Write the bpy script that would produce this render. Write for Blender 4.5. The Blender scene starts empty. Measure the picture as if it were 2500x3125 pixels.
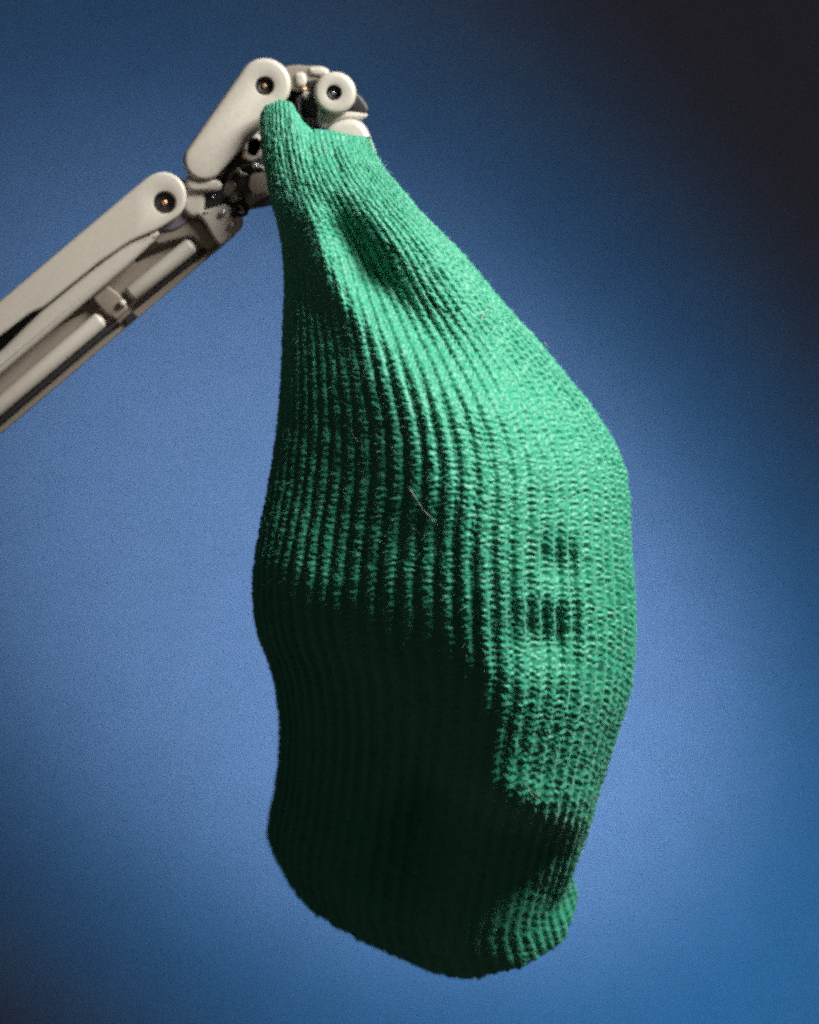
import bpy, bmesh, math, random
import numpy as np
from mathutils import Vector, Matrix

random.seed(7); rng = np.random.default_rng(7)
S = 0.21/1725.0            # metres per drawing unit: the frame is 1725 units (21 cm) wide at the sock
SC = bpy.context.scene
COL = SC.collection
R = math.radians

# ---------------------------------------------------------------- camera
cd = bpy.data.cameras.new("camera"); cam = bpy.data.objects.new("camera", cd); COL.objects.link(cam)
cam.location = (0, -0.70, 0); cam.rotation_euler = (R(90), 0, 0)
cd.sensor_fit = 'HORIZONTAL'; cd.sensor_width = 36; cd.lens = 36*0.70/0.21
cd.clip_start = 0.01; cd.clip_end = 50
cd.dof.use_dof = True; cd.dof.focus_distance = 0.677; cd.dof.aperture_fstop = 9
SC.camera = cam
SC.view_settings.view_transform = 'Standard'; SC.view_settings.look = 'None'
SC.view_settings.exposure = 0; SC.view_settings.gamma = 1
SC.render.engine = 'CYCLES'
SC.cycles.use_denoising = False      # the photograph is grainy
SC.cycles.max_bounces = 6; SC.cycles.diffuse_bounces = 4; SC.cycles.glossy_bounces = 2
SC.cycles.sample_clamp_indirect = 3; SC.cycles.use_light_tree = False
SC.cycles.filter_width = 2.6         # a soft lens
SC.cycles.use_adaptive_sampling = True; SC.cycles.adaptive_threshold = 0.04; SC.cycles.adaptive_min_samples = 16

# ---------------------------------------------------------------- dim studio surroundings and lamps
W_ = bpy.data.worlds.new("World"); SC.world = W_; W_.use_nodes = True
bg = W_.node_tree.nodes['Background']; bg.inputs[0].default_value = (1.0, 0.74, 0.72, 1); bg.inputs[1].default_value = 0.052

def spot(name, loc, target, watts, color, angle, blend, radius, sx=1, sy=1, roll=0):
    l = bpy.data.lights.new(name, 'SPOT'); o = bpy.data.objects.new(name, l); COL.objects.link(o)
    l.energy = watts; l.color = color; l.spot_size = R(angle); l.spot_blend = blend; l.shadow_soft_size = radius
    d = Vector(target) - Vector(loc)
    o.location = loc; o.rotation_euler = (d.to_track_quat('-Z', 'Y').to_matrix() @ Matrix.Rotation(R(roll), 3, 'Z')).to_euler()
    o.scale = (sx, sy, 1)
    return o
LD = Vector((.60, -.45, .66)).normalized()
spot("key_lamp", LD*0.42 + Vector((0, -.008, .080)), (0.0, 0.0, 0.005), 24.5, (1.0, 0.98, 0.92), 52, .3, .095)
spot("added_fill", (-0.13, -.72, -0.06), (-.088, 0.0, .078), 2.4, (1.0, 0.84, 0.70), 9.0, .7, .05)  # unseen fill, added to lift the shaded parts of the finger
spot("wall_lamp", (0.48, .05, -0.62), (.02, 1.2, -.13), 44, (0.075, 0.52, 1.0), 34, 1.0, .05, 1.0, 1.7, 45)
spot("wall_lamp", (0.60, .10, -0.42), (-.03, 1.2, -.06), 50, (0.70, 0.76, 1.0), 23.5, 1.0, .05, 1.0, 1.3, 45)

# ---------------------------------------------------------------- materials
def mat(name):
    m = bpy.data.materials.new(name); m.use_nodes = True
    nt = m.node_tree; b = nt.nodes['Principled BSDF']
    return m, nt, b
def speckle(nt, b, base, amount, scale, rough, bump=0, bscale=None, dist=0.0002):
    """base colour with a fine grain, plus fine relief"""
    N = nt.nodes; Lk = nt.links
    tc = N.new('ShaderNodeTexCoord')
    n = N.new('ShaderNodeTexNoise'); n.inputs['Scale'].default_value = scale; n.inputs['Detail'].default_value = 2
    Lk.new(tc.outputs['Object'], n.inputs['Vector'])
    r = N.new('ShaderNodeMapRange'); r.inputs['From Min'].default_value = .25; r.inputs['From Max'].default_value = .75
    r.inputs['To Min'].default_value = 1-amount; r.inputs['To Max'].default_value = 1+amount
    Lk.new(n.outputs['Fac'], r.inputs['Value'])
    mx = N.new('ShaderNodeMix'); mx.data_type = 'RGBA'; mx.blend_type = 'MULTIPLY'; mx.inputs['Factor'].default_value = 1
    mx.inputs['A'].default_value = (*base, 1); Lk.new(r.outputs['Result'], mx.inputs['B'])
    Lk.new(mx.outputs['Result'], b.inputs['Base Color'])
    b.inputs['Roughness'].default_value = rough
    if bump:
        n2 = N.new('ShaderNodeTexNoise'); n2.inputs['Scale'].default_value = bscale or scale; n2.inputs['Detail'].default_value = 2
        Lk.new(tc.outputs['Object'], n2.inputs['Vector'])
        bp = N.new('ShaderNodeBump'); bp.inputs['Strength'].default_value = bump; bp.inputs['Distance'].default_value = dist
        Lk.new(n2.outputs['Fac'], bp.inputs['Height']); Lk.new(bp.outputs['Normal'], b.inputs['Normal'])
    return b
M = {}
def simple(key, base, amount=.1, scale=2500, rough=.5, spec=.4, bump=.15, **kw):
    m, nt, b = mat(key); speckle(nt, b, base, amount, scale, rough, bump, dist=.0001)
    b.inputs['Specular IOR Level'].default_value = spec
    for k, v in kw.items(): b.inputs[k.replace('_', ' ')].default_value = v
    M[key] = m
simple('white_plastic', (.39, .365, .32), .12, 2600, .42, .4)
simple('tan_shaded_plastic', (.18, .155, .125), .12, 2600, .5, .35)  # shaded version of the white plastic, warm shade put into the colour
simple('dark_rubber', (.014, .013, .015), .3, 2600, .5, .35)
simple('violet_rubber', (.10, .085, .11), .2, 2600, .5, .35)
simple('steel', (.62, .64, .68), .1, 2600, .25, .5, Metallic=.7)
simple('copper', (.55, .33, .20), .1, 2600, .35, .5, Metallic=.6)
m, nt, b = mat('blue_wall_paint')       # flocked wall: every fleck takes the dye differently
N = nt.nodes; g = N.new('ShaderNodeTexCoord'); sn = N.new('ShaderNodeVectorMath'); sn.operation = 'SNAP'; sn.inputs[1].default_value = (.0005, .0005, .0005)
wn = N.new('ShaderNodeTexWhiteNoise'); mr = N.new('ShaderNodeMapRange'); mr.inputs['To Min'].default_value = .0; mr.inputs['To Max'].default_value = 2.0
hs = N.new('ShaderNodeMix'); hs.data_type = 'RGBA'; hs.inputs['Factor'].default_value = .3; pw = N.new('ShaderNodeMath'); pw.operation = 'POWER'; pw.inputs[1].default_value = 1.0
mm = N.new('ShaderNodeMix'); mm.data_type = 'RGBA'; mm.blend_type = 'MULTIPLY'; mm.inputs['Factor'].default_value = 1; mm.inputs['A'].default_value = (.31, .40, .54, 1)
nt.links.new(g.outputs['Object'], sn.inputs[0]); nt.links.new(sn.outputs[0], wn.inputs['Vector']); nt.links.new(wn.outputs['Value'], mr.inputs['Value'])
nt.links.new(mr.outputs['Result'], hs.inputs['A']); nt.links.new(wn.outputs['Color'], hs.inputs['B']); nt.links.new(hs.outputs['Result'], mm.inputs['B'])
nt.links.new(mm.outputs['Result'], b.inputs['Base Color']); b.inputs['Roughness'].default_value = .9; b.inputs['Specular IOR Level'].default_value = .05; M['wall'] = m

# green wool: pile sheen over a saturated dyed yarn
m, nt, b = mat('green_wool'); speckle(nt, b, (.008, .245, .142), .3, 3200, .5, .35, 2600, .00025)
b.inputs['Specular IOR Level'].default_value = .42; b.inputs['IOR'].default_value = 1.55; b.inputs['Roughness'].default_value = .5
b.inputs['Sheen Weight'].default_value = .45; b.inputs['Sheen Roughness'].default_value = .5; b.inputs['Sheen Tint'].default_value = (.62, 1, .82, 1)
M['wool'] = m
m, nt, b = mat('green_wool_fluff'); speckle(nt, b, (.11, .40, .27), .2, 2000, .6); b.inputs['Sheen Weight'].default_value = .5
M['fluff'] = m
m, nt, b = mat('pale_lint'); speckle(nt, b, (.32, .40, .28), .1, 2000, .6); M['lint'] = m

# ---------------------------------------------------------------- helpers
def prop(o, label=None, cat=None, kind=None, group=None):
    if label: o['label'] = label
    if cat: o['category'] = cat
    if kind: o['kind'] = kind
    if group: o['group'] = group
    return o
def link(name, me, m, parent=None, smooth=True, angle=40):
    me.materials.append(M[m])
    o = bpy.data.objects.new(name, me); COL.objects.link(o)
    if smooth:
        me.polygons.foreach_set('use_smooth', np.ones(len(me.polygons), bool))
        if angle: me.set_sharp_from_angle(angle=R(angle))
    if parent is not None: o.parent = parent
    return o
def grid_mesh(name, P, faces):
    me = bpy.data.meshes.new(name); P = np.asarray(P, np.float32); faces = np.asarray(faces, np.int32)
    k = faces.shape[1]
    me.vertices.add(len(P)); me.vertices.foreach_set('co', P.ravel())
    me.loops.add(faces.size); me.loops.foreach_set('vertex_index', faces.ravel())
    me.polygons.add(len(faces)); me.polygons.foreach_set('loop_start', np.arange(0, faces.size, k, dtype=np.int32))
    me.update(calc_edges=True); me.validate()
    return me

# ---------------------------------------------------------------- the wall behind
bm = bmesh.new()
n = 24
vs_ = [[bm.verts.new(((i/n-.5)*5, 1.2, (j/n-.5)*5)) for i in range(n+1)] for j in range(n+1)]
for j in range(n):
    for i in range(n): bm.faces.new((vs_[j][i], vs_[j][i+1], vs_[j+1][i+1], vs_[j+1][i]))
ret = bmesh.ops.extrude_face_region(bm, geom=bm.faces[:])
bmesh.ops.translate(bm, vec=(0, .1, 0), verts=[e for e in ret['geom'] if isinstance(e, bmesh.types.BMVert)])
bmesh.ops.recalc_face_normals(bm, faces=bm.faces[:])
me = bpy.data.meshes.new('wall'); bm.to_mesh(me); bm.free()
prop(link('wall', me, 'wall'), 'plain blue wall lit by soft lamp pools far behind the hanging sock', kind='structure')
# ---------------------------------------------------------------- sock surface (pure numpy)
def nspline(xk, yk, x):
    """natural cubic spline; yk may have several columns"""
    xk = np.asarray(xk, float); yk = np.asarray(yk, float)
    one = yk.ndim == 1
    if one: yk = yk[:, None]
    n = len(xk); h = np.diff(xk)
    A = np.zeros((n, n)); b = np.zeros_like(yk)
    A[0, 0] = A[-1, -1] = 1
    for i in range(1, n - 1):
        A[i, i-1] = h[i-1]; A[i, i] = 2*(h[i-1]+h[i]); A[i, i+1] = h[i]
        b[i] = 6*((yk[i+1]-yk[i])/h[i] - (yk[i]-yk[i-1])/h[i-1])
    m = np.linalg.solve(A, b)
    x = np.clip(np.asarray(x, float), xk[0], xk[-1])
    k = np.clip(np.searchsorted(xk, x, side='right')-1, 0, n-2)
    t = (x - xk[k])[:, None]; hk = h[k][:, None]
    u = hk - t
    r = (m[k]*u**3 + m[k+1]*t**3)/(6*hk) + (yk[k]/hk - m[k]*hk/6)*u + (yk[k+1]/hk - m[k+1]*hk/6)*t
    return r[:, 0] if one else r

def sstep(a, b, x):
    t = np.clip((x-a)/(b-a), 0, 1)
    return t*t*(3-2*t)

ROWS = np.array([  # left x, left y, right x, right y of the outline, millimetre-proportional units
 (548,245,780,293),(551,310,803,345),(563,385,843,395),(574,430,885,445),(592,510,960,520),(599,600,1028,600),
 (596,700,1115,700),(591,820,1212,815),(580,930,1288,925),(567,1020,1319,1005),(545,1130,1327,1130),
 (533,1215,1333,1230),(535,1290,1337,1320),(548,1350,1333,1400),(567,1395,1322,1470),(582,1460,1302,1535),
 (589,1525,1283,1595),(586,1610,1262,1665),(574,1685,1243,1730),(564,1740,1218,1795),(568,1775,1203,1828),
 (580,1803,1208,1855),(600,1840,1217,1888)], float)
TOPF = np.array([(0,0),(.047,-21),(.185,-41),(.29,-39),(.345,-19),(.40,-3),(.47,8),(.58,4),(.66,2),(.85,3),(1,0)])
RIMF = np.array([(0,0),(.05,43),(.146,88),(.26,123),(.42,160),(.52,177),(.62,185),(.71,168),(.81,143),(.91,106),(.964,69),(1,0)])
TF = np.array([0,.15,.3,.5,.6,.7,.85,1])
TT = np.array([  # y, half depth at the fractions TF across
 (245,  16,16,16,16,16,16,16,16),
 (400,  72,74,74,74,76,76,74,62),
 (600,  108,114,128,142,152,155,150,120),
 (800,  146,170,214,258,256,236,190,150),
 (1000, 136,182,250,320,320,304,250,170),
 (1200, 130,186,244,304,322,314,270,180),
 (1400, 108,156,216,278,298,294,276,180),
 (1600, 90,90,112,185,248,268,272,170),
 (1700, 90,80,90,130,190,220,240,160),
 (1800, 90,70,80,98,112,126,165,135),
 (1960, 100,80,70,62,66,82,128,125)], float)
# how far the middle line of the sock swings back, at the left and at the right
AX = np.array([(245,30,30),(400,48,44),(600,22,14),(800,0,0),(1100,0,0),(1200,-4,-2),(1400,-54,-22),(1600,-190,-70),(1700,-235,-105),(1800,-270,-150),(1960,-320,-245)], float)
CAM = 5750.0   # camera distance in the same units

def seg_dist(x, y, pts):
    """distance to a polyline, signed by side (+ right of travel), and the running length fraction"""
    best = np.full(x.shape, 1e9); sg = np.zeros(x.shape); fr = np.zeros(x.shape)
    pts = np.asarray(pts, float); L = np.r_[0, np.cumsum(np.hypot(*np.diff(pts, axis=0).T))]
    for i in range(len(pts)-1):
        a, b = pts[i], pts[i+1]; d = b-a; l = np.hypot(*d)
        t = np.clip(((x-a[0])*d[0]+(y-a[1])*d[1])/l**2, 0, 1)
        px, py = x-a[0]-t*d[0], y-a[1]-t*d[1]
        q = np.hypot(px, py); m = q < best
        best = np.where(m, q, best); sg = np.where(m, np.sign(d[0]*py-d[1]*px), sg)
        fr = np.where(m, (L[i]+t*l)/L[-1], fr)
    return best, best*sg, fr

def relief(x, y):
    """folds of the front, added depth towards the camera"""
    z = np.zeros(x.shape)
    # long valley that runs down from the pinch, with a raised lip on its left
    d, s, f = seg_dist(x, y, [(680,392),(722,480),(790,590),(870,680),(960,770),(1040,850)])
    z -= 42*(1+.6*f)*np.exp(-(d/(32+46*f))**2)*sstep(0, .22, f)*(1-sstep(.6, 1, f))
    d, s, f = seg_dist(x, y, [(650,420),(680,540),(735,650),(810,770)])
    z += 20*np.exp(-(d/30)**2)*sstep(0, .15, f)*(1-sstep(.6, 1, f))
    # gathers under the grip
    for pts, a_, w_ in [([(640,280),(660,340),(672,420)], 7, 9), ([(700,300),(712,350),(740,430)], 7, 10), ([(740,305),(775,370),(830,450)], 6, 11),
                        ([(590,262),(606,330),(622,430)], 6, 9), ([(790,400),(860,520),(960,640)], 7, 16)]:
        d, s, f = seg_dist(x, y, pts); z -= .5*a_*np.exp(-(d/w_)**2)*sstep(0, .15, f)*(1-sstep(.5, 1, f))
    # overhang above the ankle
    d, s, f = seg_dist(x, y, [(880,1560),(955,1612),(1060,1668),(1190,1722),(1260,1735)])
    z -= 88*sstep(-14, 74, s)*(1-sstep(90, 330, s))*sstep(0, .25, f)*(1-.85*sstep(.72, 1, f))
    z += 10*np.exp(-((s+34)/36)**2)*sstep(.1, .35, f)
    # edge of the lit flap on its left
    d, s, f = seg_dist(x, y, [(905,1380),(960,1500),(965,1610)])
    z -= 40*sstep(-5, 60, s)*(1-sstep(60, 300, s))*sstep(.0, .5, f)*(y < 1900)*0.0
    # dents left of the right hand ridge
    for cx, cy, a, sx, sy in [(1160,1188,25,46,48),(1136,1330,36,68,60)]:
        z -= a*np.exp(-((x-cx)/sx)**2-((y-cy)/sy)**2)
    d, s, f = seg_dist(x, y, [(1195,1040),(1216,1180),(1222,1330),(1215,1500),(1195,1640)])
    z += 12*np.exp(-(d/36)**2)*sstep(0, .2, f)
    # gentle hollows and swells
    for cx, cy, a, sx, sy in [(650,1235,24,80,110),(700,1420,-20,90,60),(880,1120,-10,70,60),(1030,880,12,70,50),
                              (1175,1800,18,55,60),(1185,1940,10,45,80),(760,1700,-16,120,70),(780,1900,10,120,60),
                              (760,330,10,40,30),(830,520,9,40,40),(690,330,-8,26,30)]:
        z += a*np.exp(-((x-cx)/sx)**2-((y-cy)/sy)**2)
    return z

def front_rows(vs):
    mid = np.r_[0, np.cumsum(np.hypot(*np.diff(np.c_[(ROWS[:,0]+ROWS[:,2])/2, (ROWS[:,1]+ROWS[:,3])/2], axis=0).T))]
    mid /= mid[-1]
    return nspline(mid, ROWS, vs)

def sock_base(us, vs, back=False):
    """us: 0..1 across (left to right), vs: 0..1 from the pinch to the rim -> x, y, depth grids"""
    lr = front_rows(vs)
    f = .84*.5*(1-np.cos(np.pi*us)) + .16*us
    F, V = np.meshgrid(f, vs)
    x = lr[:, 0:1]*(1-F) + lr[:, 2:3]*F
    y = lr[:, 1:2]*(1-F) + lr[:, 3:4]*F
    ymid = (lr[:, 1]+lr[:, 3])/2
    T = nspline(TT[:, 0], TT[:, 1:], ymid)            # rows x 7
    T = nspline(TF, T.T, f).T                         # rows x cols
    prof = np.sqrt(np.clip(1-(2*F-1)**2, 0, 1))
    top = np.interp(f, TOPF[:, 0], TOPF[:, 1]); rim = .965*nspline(RIMF[:, 0], RIMF[:, 1], f)
    ax = nspline(AX[:, 0], AX[:, 1:], ymid); g = sstep(.42, .72, f)[None]
    A = ax[:, 0:1]*(1-g) + ax[:, 1:2]*g
    k = 1 - A/CAM
    wt = 1-sstep(0, .10, V); wr = sstep(.74, 1.0, V)**1.5
    if back:
        y = y + top[None]*wt - 25*prof*wr
        T = .7*nspline(TT[:, 0], TT[:, 1:].mean(1), ymid)[:, None]*np.ones_like(F)
        return (x-862.5)*k+862.5, (y-1078)*k+1078, A-T*prof
    y = y + top[None]*wt + rim[None]*wr
    D = A + T*prof + relief(x, y)*np.minimum(1, prof*1.6)*sstep(0, .05, V)
    return (x-862.5)*k+862.5, (y-1078)*k+1078, D

# ---------------------------------------------------------------- knit: ribs and stitches as displaced geometry
def vnoise(p, q, seed, per=None):
    """smooth value noise on a lattice (periodic in p when per is given)"""
    g = np.random.default_rng(seed).random((512, 512))
    i, j = np.floor(p).astype(int), np.floor(q).astype(int); a, c = p-i, q-j
    a = a*a*(3-2*a); c = c*c*(3-2*c)
    i0, i1 = (i % per, (i+1) % per) if per else (i % 512, (i+1) % 512)
    j0, j1 = j % 512, (j+1) % 512
    return (g[i0, j0]*(1-a)+g[i1, j0]*a)*(1-c)+(g[i0, j1]*(1-a)+g[i1, j1]*a)*c
NF, SF, SB, NV, SV = 31, 14, 5, 122, 8
uf = np.linspace(0, 1, NF*SF+1); ub = np.linspace(0, 1, NF*SB+1)[1:-1]
vs = np.linspace(0, 1, NV*SV+1)
xf, yf, Df = sock_base(uf, vs); xb, yb, Db = sock_base(ub, vs, back=True)
X = np.c_[xf, xb[:, ::-1]]; Y = np.c_[yf, yb[:, ::-1]]; D = np.c_[Df, Db[:, ::-1]]
p = np.r_[uf*NF, NF + (1-ub[::-1])*NF]; per = 2*NF
nv, nu = X.shape
P = np.stack([X-862.5, -D, 1078-Y], -1)
def normals(P):
    du = np.roll(P, -1, 1)-np.roll(P, 1, 1); dv = np.gradient(P, axis=0)
    n = np.cross(dv, du); l = np.linalg.norm(n, axis=-1, keepdims=True)
    n = n/np.maximum(l, 1e-6)
    return n
Nn = normals(P)
if Nn[nv//2, len(uf)//2, 1] > 0: Nn = -Nn
# blur the normals a little so that ribs stay clean in the folds
for _ in range(6): Nn = Nn + np.roll(Nn, 1, 1)+np.roll(Nn, -1, 1)+np.vstack([Nn[:1], Nn[:-1]])+np.vstack([Nn[1:], Nn[-1:]]); Nn /= np.linalg.norm(Nn, axis=-1, keepdims=True)+1e-9
PP, VV = np.meshgrid(p, vs); Q = VV*NV
PP = PP + .16*(vnoise(PP*.5, Q*.05, 3, NF)-.5) + .10*(vnoise(PP, Q*.3, 4, per)-.5)
Q = Q + .5*(vnoise(PP*.33, Q*.05, 5, None)-.5)
Q = Q + np.random.default_rng(77).random(per+2)[np.floor(PP).astype(int) % per] + .5*(vnoise(PP, Q*.35, 27, None)-.5)
a = PP-np.floor(PP); e = np.abs(a-.5)*2              # 0 on the crown of a rib, 1 in the gutter
crown = np.clip(1-(e/.64)**2, 0, 1)**.75
leg = .5+.5*np.cos(2*np.pi*(Q+.85*e))
split = np.exp(-(e/.16)**2)                          # thin line between the two legs of a stitch
rung = .5+.5*np.cos(2*np.pi*(Q*1.0+.25*np.sin(2*np.pi*(a))+.35))
st_r = vnoise(np.floor(PP)*3+.5+np.sign(a-.5), np.floor(Q+.85*e)*7+.5, 9)
fuzz = vnoise(PP*5, Q*3, 12)
wid = (front_rows(vs)[:, 2]-front_rows(vs)[:, 0])/NF
spc = np.clip(wid, 4, 40)[:, None]
ra = np.minimum(13.0, .36*spc); sa = np.minimum(3.0, .11*spc+.5)
big = .75+.5*vnoise(PP*.4, Q*.08, 21)
soft = sstep(10, 30, spc)
leg2 = (leg*(.35+1.0*st_r))
h = ra*(crown-.62)*big + sa*(crown**.5*(.60*leg2-.30*split) + (1-crown)*1.15*rung*(.5+.9*vnoise(PP*2, Q*1.1, 17))) \
    + 5.0*(fuzz-.5)*(.55+.45*soft) + 2.4*(vnoise(PP*1.3, Q*.6, 15)-.5) + 2.6*(vnoise(PP*9, Q*5, 19)-.5)*(.4+.6*soft)
pit = np.clip(vnoise(PP*2.1, Q*.9, 23)-.74, 0, 1)*26*(1-.6*soft)
h = h - pit
flat = np.abs(2*np.r_[uf, np.full(len(ub), .5)]-1)[None]
h = h*(.55+.45*sstep(0, .06, VV))
P = P + Nn*h[..., None]
# ragged rim
rag = (6*(vnoise(PP, Q*0+3, 31)-.5) + 5*(vnoise(PP*3, Q*0+5, 32)-.5) + 3*np.cos(2*np.pi*PP))*sstep(.97, 1, VV)
P[..., 2] -= rag
ctr = P.mean(1, keepdims=True)
# closing rows at the pinch, and a hem that turns inside
top1 = P[:1].copy(); m0 = top1[..., 1].mean(); top1[..., 1] = m0+(top1[..., 1]-m0)*.45; top1[..., 2] += 2
top2 = top1.copy(); top2[..., 1] = m0; top2[..., 2] += 1
last = P[-1:]; inn = -Nn[-1:]*np.array([1, 1, .2])
h1 = last + inn*7 + np.array([0, 0, -4.]); h2 = last + inn*16 + np.array([0, 0, 3.]); h3 = last + inn*20 + np.array([0, 0, 40.]); h4 = last + inn*26 + np.array([0, 0, 160.])
hem = np.concatenate([last, h1, h2, h3, h4], 0)
body = np.concatenate([top2, top1, P], 0)
def ring_faces(nv, nu):
    i = np.arange(nv-1)[:, None]*nu; j = np.arange(nu)[None]; k = (j+1) % nu
    return np.stack([i+j, i+nu+j, i+nu+k, i+k], -1).reshape(-1, 4)
sock = bpy.data.objects.new('knit_sock', None); COL.objects.link(sock)
sock.location = ((665-862.5)*S, 0, (1078-280)*S); sock.empty_display_size = .01
prop(sock, 'green ribbed knit sock dangling upside down from the tip of the white robotic finger', 'sock')
org = np.array(sock.location)
def place(me_pts): return me_pts.reshape(-1, 3)*S - org
o = link('sock_leg', grid_mesh('sock_leg', place(body), ring_faces(*body.shape[:2])), 'wool', sock, True, 0)
link('hem', grid_mesh('hem', place(hem), ring_faces(*hem.shape[:2])), 'wool', sock, True, 0)

# wool fluff: short fibres standing off the yarn
nfz = 50000
iv = rng.integers(2, nv-2, nfz); iu = rng.integers(0, len(uf), nfz)
b0 = P[iv, iu]; nn = Nn[iv, iu]
tan = rng.normal(size=(nfz, 3)); tan -= nn*(tan*nn).sum(1, keepdims=True); tan /= np.linalg.norm(tan, axis=1, keepdims=True)
ln = rng.gamma(3, 1.5, nfz)[:, None]; curl = rng.normal(size=(nfz, 3))*.5
c1 = b0 + nn*ln*.45 + tan*ln*.35; c2 = b0 + nn*ln*.75 + tan*ln*1.0 + curl*ln*.5
side = np.cross(tan, nn); w = .24
pts = np.stack([b0-side*w-nn, b0+side*w-nn, c1-side*w*.8, c1+side*w*.8, c2], 1)
base = (np.arange(nfz)*5)[:, None, None]
tri = base + np.array([[0, 1, 3], [0, 3, 2], [2, 3, 4]])[None]
prop(link('wool_fluff', grid_mesh('wool_fluff', place(pts), tri.reshape(-1, 3)), 'fluff', sock, True, 0), kind='stuff')

def on_sock(x, y, lift=5):
    px = (P[:, :len(uf), 0])/(1+P[:, :len(uf), 1]/CAM)+862.5; py = 1078-P[:, :len(uf), 2]/(1+P[:, :len(uf), 1]/CAM)
    k = np.argmin((px-x)**2+(py-y)**2); i, j = divmod(k, len(uf))
    return P[i, j]+Nn[i, j]*lift
def tube(pts, r, sides=5):
    pts = np.asarray(pts, float); n = len(pts); t = np.gradient(pts, axis=0); t /= np.linalg.norm(t, axis=1, keepdims=True)+1e-9
    ref = np.array([.3, 1, .2]); s1 = np.cross(t, ref); s1 /= np.linalg.norm(s1, axis=1, keepdims=True); s2 = np.cross(t, s1)
    ang = np.arange(sides)*2*np.pi/sides
    rr = (r*np.linspace(1, .5, n))[:, None, None]
    ring = pts[:, None]+rr*(np.cos(ang)[None, :, None]*s1[:, None]+np.sin(ang)[None, :, None]*s2[:, None])
    return ring
for path, r in [([(862,1022),(872,1040),(884,1058),(898,1076),(912,1092),(924,1106)], 1.0), ([(872,1112),(890,1122),(908,1128)], .8),
                ([(1026,654),(1018,660),(1013,669),(1011,680)], 1.3), ([(1106,1640),(1110,1658),(1120,1672),(1132,1682)], 1.2),
                ([(742,905),(748,918),(758,930)], .8), ([(1180,690),(1190,697),(1203,700)], .8)]:
    q = nspline(np.arange(len(path)), np.array([on_sock(*c) for c in path]), np.linspace(0, len(path)-1, 14))
    ring = tube(q, r); link('loose_fibre', grid_mesh('loose_fibre', place(ring), ring_faces(*ring.shape[:2])), 'lint', sock, True, 0)

# ---------------------------------------------------------------- robotic finger
DD = np.array([.764, -.645]); DN = np.array([.645, .764])      # along the arm (up right) and across it
def tc(t, c): return tuple(DD*t + DN*c)
AO = tc(-740, 590)
root = bpy.data.objects.new('robotic_finger', None); COL.objects.link(root)
root.location = ((AO[0]-862.5)*S, 40*S, (1078-AO[1])*S); root.empty_display_size = .01
prop(root, 'cream white jointed robotic finger with dark pivot holes reaching in from the left edge', 'robotic finger')
ro = np.array(root.location)
def w3(x, y, d):
    k = 1-d/CAM
    return Vector(((x-862.5)*k*S-ro[0], -d*S-ro[1], (1078-y)*k*S-ro[2]))
def capsule(c1, r1, c2, r2, n=28):
    """outline of a bar with two round ends"""
    c1, c2 = np.array(c1, float), np.array(c2, float); d = c2-c1; L = np.hypot(*d); th = math.atan2(d[1], d[0])
    al = math.acos(max(-1, min(1, (r1-r2)/L)))
    def f(ins):
        A1 = np.linspace(th+al, th+2*np.pi-al, n); A2 = np.linspace(th-al, th+al, n)
        return np.r_[c1+np.c_[np.cos(A1), np.sin(A1)]*max(r1-ins, .5), c2+np.c_[np.cos(A2), np.sin(A2)]*max(r2-ins, .5)]
    return f
def rounded(pts, rad=8, n=4):
    """polygon with rounded corners, inset along its vertex normals"""
    pts = np.array(pts, float)
    ar = np.sum(pts[:, 0]*np.roll(pts[:, 1], -1)-np.roll(pts[:, 0], -1)*pts[:, 1])
    if ar < 0: pts = pts[::-1]
    out = []
    for i in range(len(pts)):
        a, b, c = pts[i-1], pts[i], pts[(i+1) % len(pts)]
        u, v = a-b, c-b; lu, lv = np.hypot(*u), np.hypot(*v)
        r = min(rad, lu*.45, lv*.45); s, e = b+u/lu*r, b+v/lv*r
        for t in np.linspace(0, 1, n+1): out.append((1-t)**2*s+2*t*(1-t)*b+t*t*e)
    out = np.array(out); tg = np.roll(out, -1, 0)-np.roll(out, 1, 0); tg /= np.hypot(tg[:, 0], tg[:, 1])[:, None]+1e-9
    nr = np.c_[tg[:, 1], -tg[:, 0]]
    return lambda ins: out - nr*ins
def circle(c, r, n=32):
    A = np.arange(n)*2*np.pi/n
    return lambda ins: np.array(c)+np.c_[np.cos(A), np.sin(A)]*(r-ins)
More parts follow.
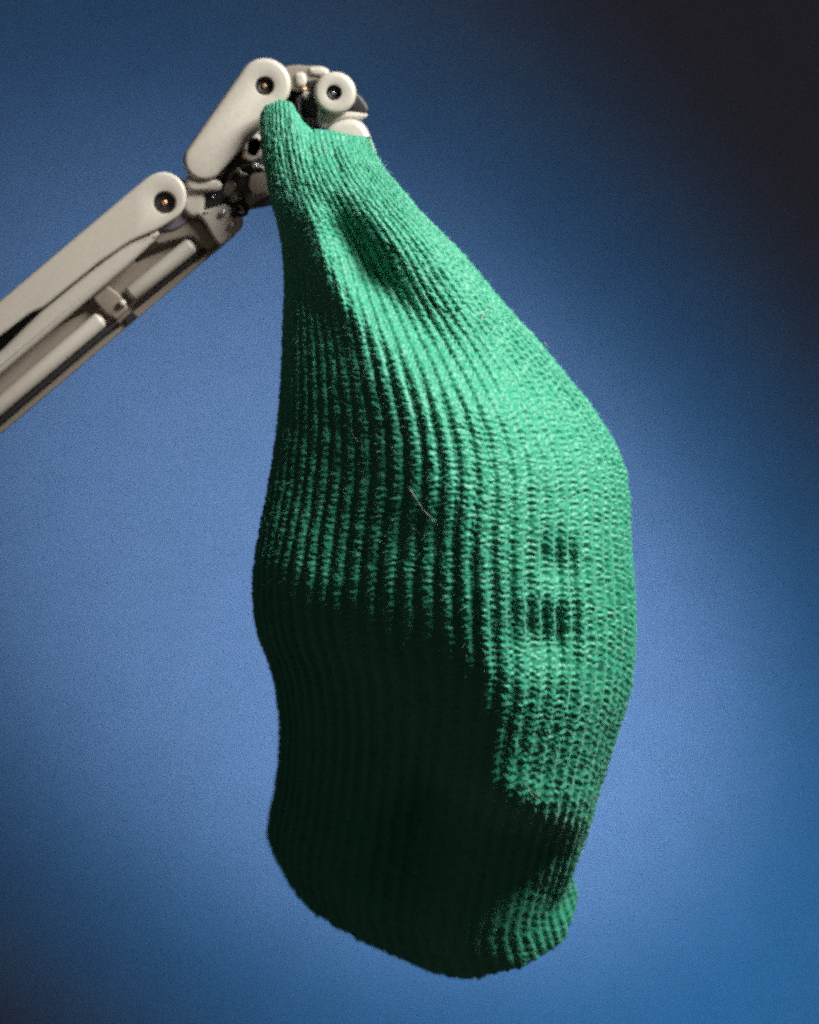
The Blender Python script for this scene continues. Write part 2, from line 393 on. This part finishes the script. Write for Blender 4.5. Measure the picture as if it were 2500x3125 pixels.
def plate(name, fn, d0, d1, m, bev=5, holes=(), parent=root):
    """a solid plate between depths d0 (back) and d1 (front) with a rounded front edge and drilled holes (outline functions)"""
    bm = bmesh.new()
    def loop(pts, d): return [bm.verts.new(w3(x, y, d)) for x, y in pts]
    def bridge(a, b):
        for i in range(len(a)):
            j = (i+1) % len(a); bm.faces.new((a[i], a[j], b[j], b[i]))
    def closed_edges(l): return [bm.edges.get((l[i], l[(i+1) % len(l)])) or bm.edges.new((l[i], l[(i+1) % len(l)])) for i in range(len(l))]
    steps = [(bev*(1-math.cos(a)), bev*(1-math.sin(a))) for a in np.linspace(0, math.pi/2, 5)]
    loops = [loop(fn(bev*.6), d0)] + [loop(fn(0), d0+bev*.6)] + [loop(fn(i), d1-k) for i, k in steps]
    for a, b in zip(loops, loops[1:]): bridge(a, b)
    caps = closed_edges(loops[-1]); hb = []
    for hf, depth in holes:
        e = 2.5
        hl = [loop(hf(-e), d1), loop(hf(-e*.3), d1-e*.3), loop(hf(0), d1-e), loop(hf(0), d1-depth)]
        for a, b in zip(hl, hl[1:]): bridge(a, b)
        caps += closed_edges(hl[0])
        bm.faces.new(hl[-1])
    bmesh.ops.triangle_fill(bm, use_beauty=True, use_dissolve=False, edges=caps)
    bm.faces.new(loops[0])
    bmesh.ops.recalc_face_normals(bm, faces=bm.faces[:])
    me = bpy.data.meshes.new(name); bm.to_mesh(me); bm.free()
    return link(name, me, m, parent, True, 32)
def lathe(name, c, d, axis, prof, m, parent=root, n=28):
    """solid of revolution; profile of (radius, height along the axis) pairs; axis in drawing units (x right, y down, towards camera)"""
    ax = Vector((axis[0], -axis[2], -axis[1])).normalized(); q = Vector((0, 0, 1)).rotation_difference(ax)
    o = w3(c[0], c[1], d); bm = bmesh.new(); rings = []
    for r, hh in prof:
        if r <= 0: rings.append([bm.verts.new(o + q @ Vector((0, 0, hh*S)))])
        else: rings.append([bm.verts.new(o + q @ Vector((r*S*math.cos(t), r*S*math.sin(t), hh*S))) for t in np.arange(n)*2*np.pi/n])
    for a, b in zip(rings, rings[1:]):
        for i in range(n):
            j = (i+1) % n
            if len(a) == 1 and len(b) == 1: continue
            if len(a) == 1: bm.faces.new((a[0], b[j], b[i]))
            elif len(b) == 1: bm.faces.new((a[i], a[j], b[0]))
            else: bm.faces.new((a[i], a[j], b[j], b[i]))
    bmesh.ops.recalc_face_normals(bm, faces=bm.faces[:])
    me = bpy.data.meshes.new(name); bm.to_mesh(me); bm.free()
    return link(name, me, m, parent, True, 45)
FR = (0, 0, 1)
def bolt(c, d, r, m='steel', parent=root, axis=FR, name='bolt'):
    return lathe(name, c, d, axis, [(0, -3), (r, -3), (r, r*.5), (r*.88, r*.75), (r*.6, r*.95), (r*.3, r*1.05), (0, r*1.08)], m, parent, 16)
def pin(c, d, r, parent, glint='copper'):
    p_ = lathe('pivot_pin', c, d, FR, [(0, -2), (r, -2), (r, 1), (r*.8, 3), (r*.5, 1), (0, 0)], 'dark_rubber', parent, 24)
    lathe('pin_core', (c[0], c[1]), d, FR, [(0, 0), (r*.30, 0), (r*.28, 4), (r*.15, 6), (0, 6.5)], glint, parent, 14)
def rod(name, a, b, r, d, m, parent=root):
    a, b = np.array(a, float), np.array(b, float); L = float(np.hypot(*(b-a)))
    pr = [(0, 0)]+[(r*math.sin(t), r*.6*(1-math.cos(t))) for t in np.linspace(.3, math.pi/2, 5)]+[(r, L-r*.6)]+[(r*math.cos(t), L-r*.6+r*.6*math.sin(t)) for t in np.linspace(.3, 1.3, 4)]+[(0, L)]
    return lathe(name, a, d, (*(b-a), 0), pr, m, parent, 24)

# --- lower link: upper bar with the knuckle head, flank, web, tubes, rail
HC = (341, 415)
arm = plate('arm_plate', rounded([tc(-760,484), tc(-200,484), tc(-30,484.5), tc(0,485.5), tc(22,492), tc(38,506), tc(47,528), tc(45,552), tc(33,572), tc(14,586), tc(-10,591),
        tc(-60,584), tc(-120,566), tc(-200,557), tc(-350,554), tc(-380,545), tc(-460,541), tc(-760,536)], 14, 5), -46, -6, 'white_plastic', 8, [(circle((346.6,426.4), 24), 16)])
pin((346.6, 426.4), -21, 21, arm, 'copper')
plate('arm_flank', rounded([tc(-760,566), tc(-470,565), tc(-360,556), tc(-120,560), tc(-50,583), tc(-78,598), tc(-160,602), tc(-760,604)], 8), -60, -16, 'white_plastic', 14)
web = plate('arm_web', rounded([tc(-760,585), tc(40,585), tc(88,640), tc(84,692), tc(40,698), tc(-760,700)], 10), -96, -62, 'tan_shaded_plastic', 5,
      [(rounded([(282,549),(300,533),(330,522),(398,497),(402,501),(345,527),(310,541),(288,553)], 3), 30),
       (rounded([(112,694),(150,665),(190,632),(222,612),(229,618),(222,633),(190,652),(150,672)], 4), 30)])
gap_dark = plate('arm_gap_dark', rounded([tc(-760,515), tc(-20,540), tc(60,600), tc(80,680), tc(-760,690)], 10), -150, -97, 'dark_rubber', 5)  # dark body added behind the slots so they look shaded
rod('arm_tube', tc(-196,651), tc(-18,655), 18, -50, 'white_plastic')
rod('tube_shadow_rod', tc(-760,679), tc(-240,677), 7.5, -58, 'dark_rubber')  # dark rods in place of the shadow line under the tubes
rod('tube_shadow_rod', tc(-200,677), tc(30,680), 6, -60, 'dark_rubber')
rod('arm_tube', tc(-760,653), tc(-262,651), 18, -50, 'white_plastic')
plate('edge_rail', rounded([tc(-760,688), tc(-245,688), tc(-205,689), tc(70,689), tc(60,698), tc(-210,699), tc(-760,699)], 4), -90, -46, 'tan_shaded_plastic', 4)
cb = plate('cross_bracket', rounded([tc(-258,604), tc(-214,604), tc(-206,640), tc(-212,672), tc(-250,674), tc(-258,640)], 8), -70, -42, 'tan_shaded_plastic', 6)
bolt((257.6, 638.5), -40, 8, 'white_plastic', cb)
plate('notch_plug', rounded([tc(-236,680), tc(-208,680), tc(-206,697), tc(-238,697)], 5), -70, -40, 'dark_rubber', 3)
br = plate('front_bracket', rounded([(412,447),(450,436),(476,428),(503,448),(513,466),(510,480),(480,508),(463,520),(450,505),(430,470)], 8), -62, -18, 'white_plastic', 9,
           [(circle((499,447), 13), 30)])
bolt((490, 474), -15, 7.5, 'white_plastic', br); bolt((470, 447), -15, 7, 'steel', br)
lathe('socket', (505, 440), -24, (.45, -.1, 1), [(0, -4), (10, -4), (11, 8), (16, 9), (19, 5), (19, -16), (0, -16)], 'dark_rubber', br)
plate('knuckle_guard', rounded([(318,500),(345,474),(398,459),(425,466),(460,514),(440,530),(402,497),(330,517)], 9), -75, -40, 'tan_shaded_plastic', 7)
plate('washer', circle((350,426), 60), -58, -34, 'violet_rubber', 4)
nk = plate('neck', capsule((413,386), 24, (408,436), 23), -60, -22, 'white_plastic', 12)
plate('neck_collar', capsule((408,386), 18, (455,391), 13), -50, -10, 'white_plastic', 10)
sk = plate('neck_socket', rounded([(431,406),(470,398),(478,420),(462,433),(434,440)], 5), -70, -30, 'dark_rubber', 4)
bolt((449, 414), -30, 4, 'steel', sk)

# --- middle link
ml = plate('middle_link', capsule((557,178), 56, (429,338), 43), -44, 0, 'white_plastic', 11, [(circle((557.4,180.6), 20), 15)])
pin((557.4, 180.6), -14, 17.5, ml, 'copper')
plate('middle_link_back', capsule((566,186), 52, (440,350), 40), -140, -104, 'white_plastic', 8)
plate('link_gap_dark', rounded([(430,412),(462,380),(500,320),(535,262),(575,225),(600,300),(600,425),(566,434),(500,446),(456,446)], 14), -112, -70, 'dark_rubber', 6)  # dark filler added for the shade between the link plates
plate('inner_lug', capsule((532,272), 15, (545,262), 13), -80, -42, 'white_plastic', 8)
ir = plate('inner_ring', circle((535,309), 28), -80, -40, 'white_plastic', 9, [(capsule((536,305), 14, (529,325), 10), 30)])
plate('inner_body', rounded([(478,372),(498,352),(525,340),(560,350),(575,410),(545,424),(522,446),(505,428),(488,405)], 8), -84, -52, 'tan_shaded_plastic', 6,
      [(rounded([(530,368),(560,364),(566,402),(540,408),(527,395)], 6), 26), (circle((497,414), 10), 20)])
bolt((537, 349), -44, 7.5, 'steel'); bolt((514, 331), -46, 5.5, 'copper')
plate('inner_hook', rounded([(497,352),(506,356),(512,364),(522,364),(520,371),(508,372),(499,364)], 3), -60, -40, 'white_plastic', 4)
plate('inner_lug', capsule((486,392), 13, (480,404), 11), -66, -34, 'white_plastic', 8)
plate('inner_clamp', rounded([(510,436),(520,408),(566,402),(568,414),(545,424),(522,446)], 6), -66, -38, 'tan_shaded_plastic', 6)

# --- end joint and finger tip
plate('joint_gap_dark', rounded([(596,152),(640,148),(694,156),(712,200),(700,256),(668,262),(620,250),(596,200)], 8), -140, -86, 'dark_rubber', 5)  # dark plate added behind the bridge so its gap looks shaded
bb = plate('bridge_bar', rounded([(590,142),(622,136),(650,138),(676,138),(694,146),(700,168),(684,190),(640,196),(600,190)], 9), -84, -44, 'tan_shaded_plastic', 8)
plate('bridge_lug', rounded([(619,153),(640,150),(648,166),(643,184),(624,184)], 9), -60, -36, 'white_plastic', 9, parent=bb)
plate('bridge_lug', rounded([(648,141),(680,139),(695,148),(690,164),(668,162),(650,158)], 9), -60, -38, 'white_plastic', 9, parent=bb)
bolt((640, 188), -43, 6, 'copper', bb)
plate('bridge_gap', rounded([(642,172),(668,166),(674,178),(662,188),(648,186)], 5), -60, -42, 'dark_rubber', 3)
ts = plate('tip_socket', rounded([(622,205),(640,192),(670,190),(696,206),(694,250),(670,274),(648,268),(628,246)], 12), -90, -46, 'violet_rubber', 8, [(rounded([(628,222),(640,206),(662,203),(676,222),(678,240),(662,248),(636,244)], 9), 34)])
bolt((645, 201), -46, 9, 'white_plastic', ts)
plate('tip_bracket', rounded([(668,222),(700,238),(748,234),(778,240),(764,254),(727,252),(698,262),(682,274),(668,264)], 8), -74, -36, 'white_plastic', 8)
plate('tip_block', rounded([(742,186),(762,202),(778,226),(777,240),(758,247),(734,238)], 8), -78, -40, 'dark_rubber', 8)
tr = plate('tip_ring', circle((705.4,195.7), 45, 40), -50, -8, 'white_plastic', 11, [(circle((703,195), 16.5), 15)])
pin((703, 195), -22, 14.5, tr, 'steel')
plate('fingertip_pad', rounded([(684,276),(700,260),(727,250),(750,251),(765,259),(774,272),(784,298),(796,330),(700,335),(684,300)], 12), -58, -4, 'white_plastic', 15)
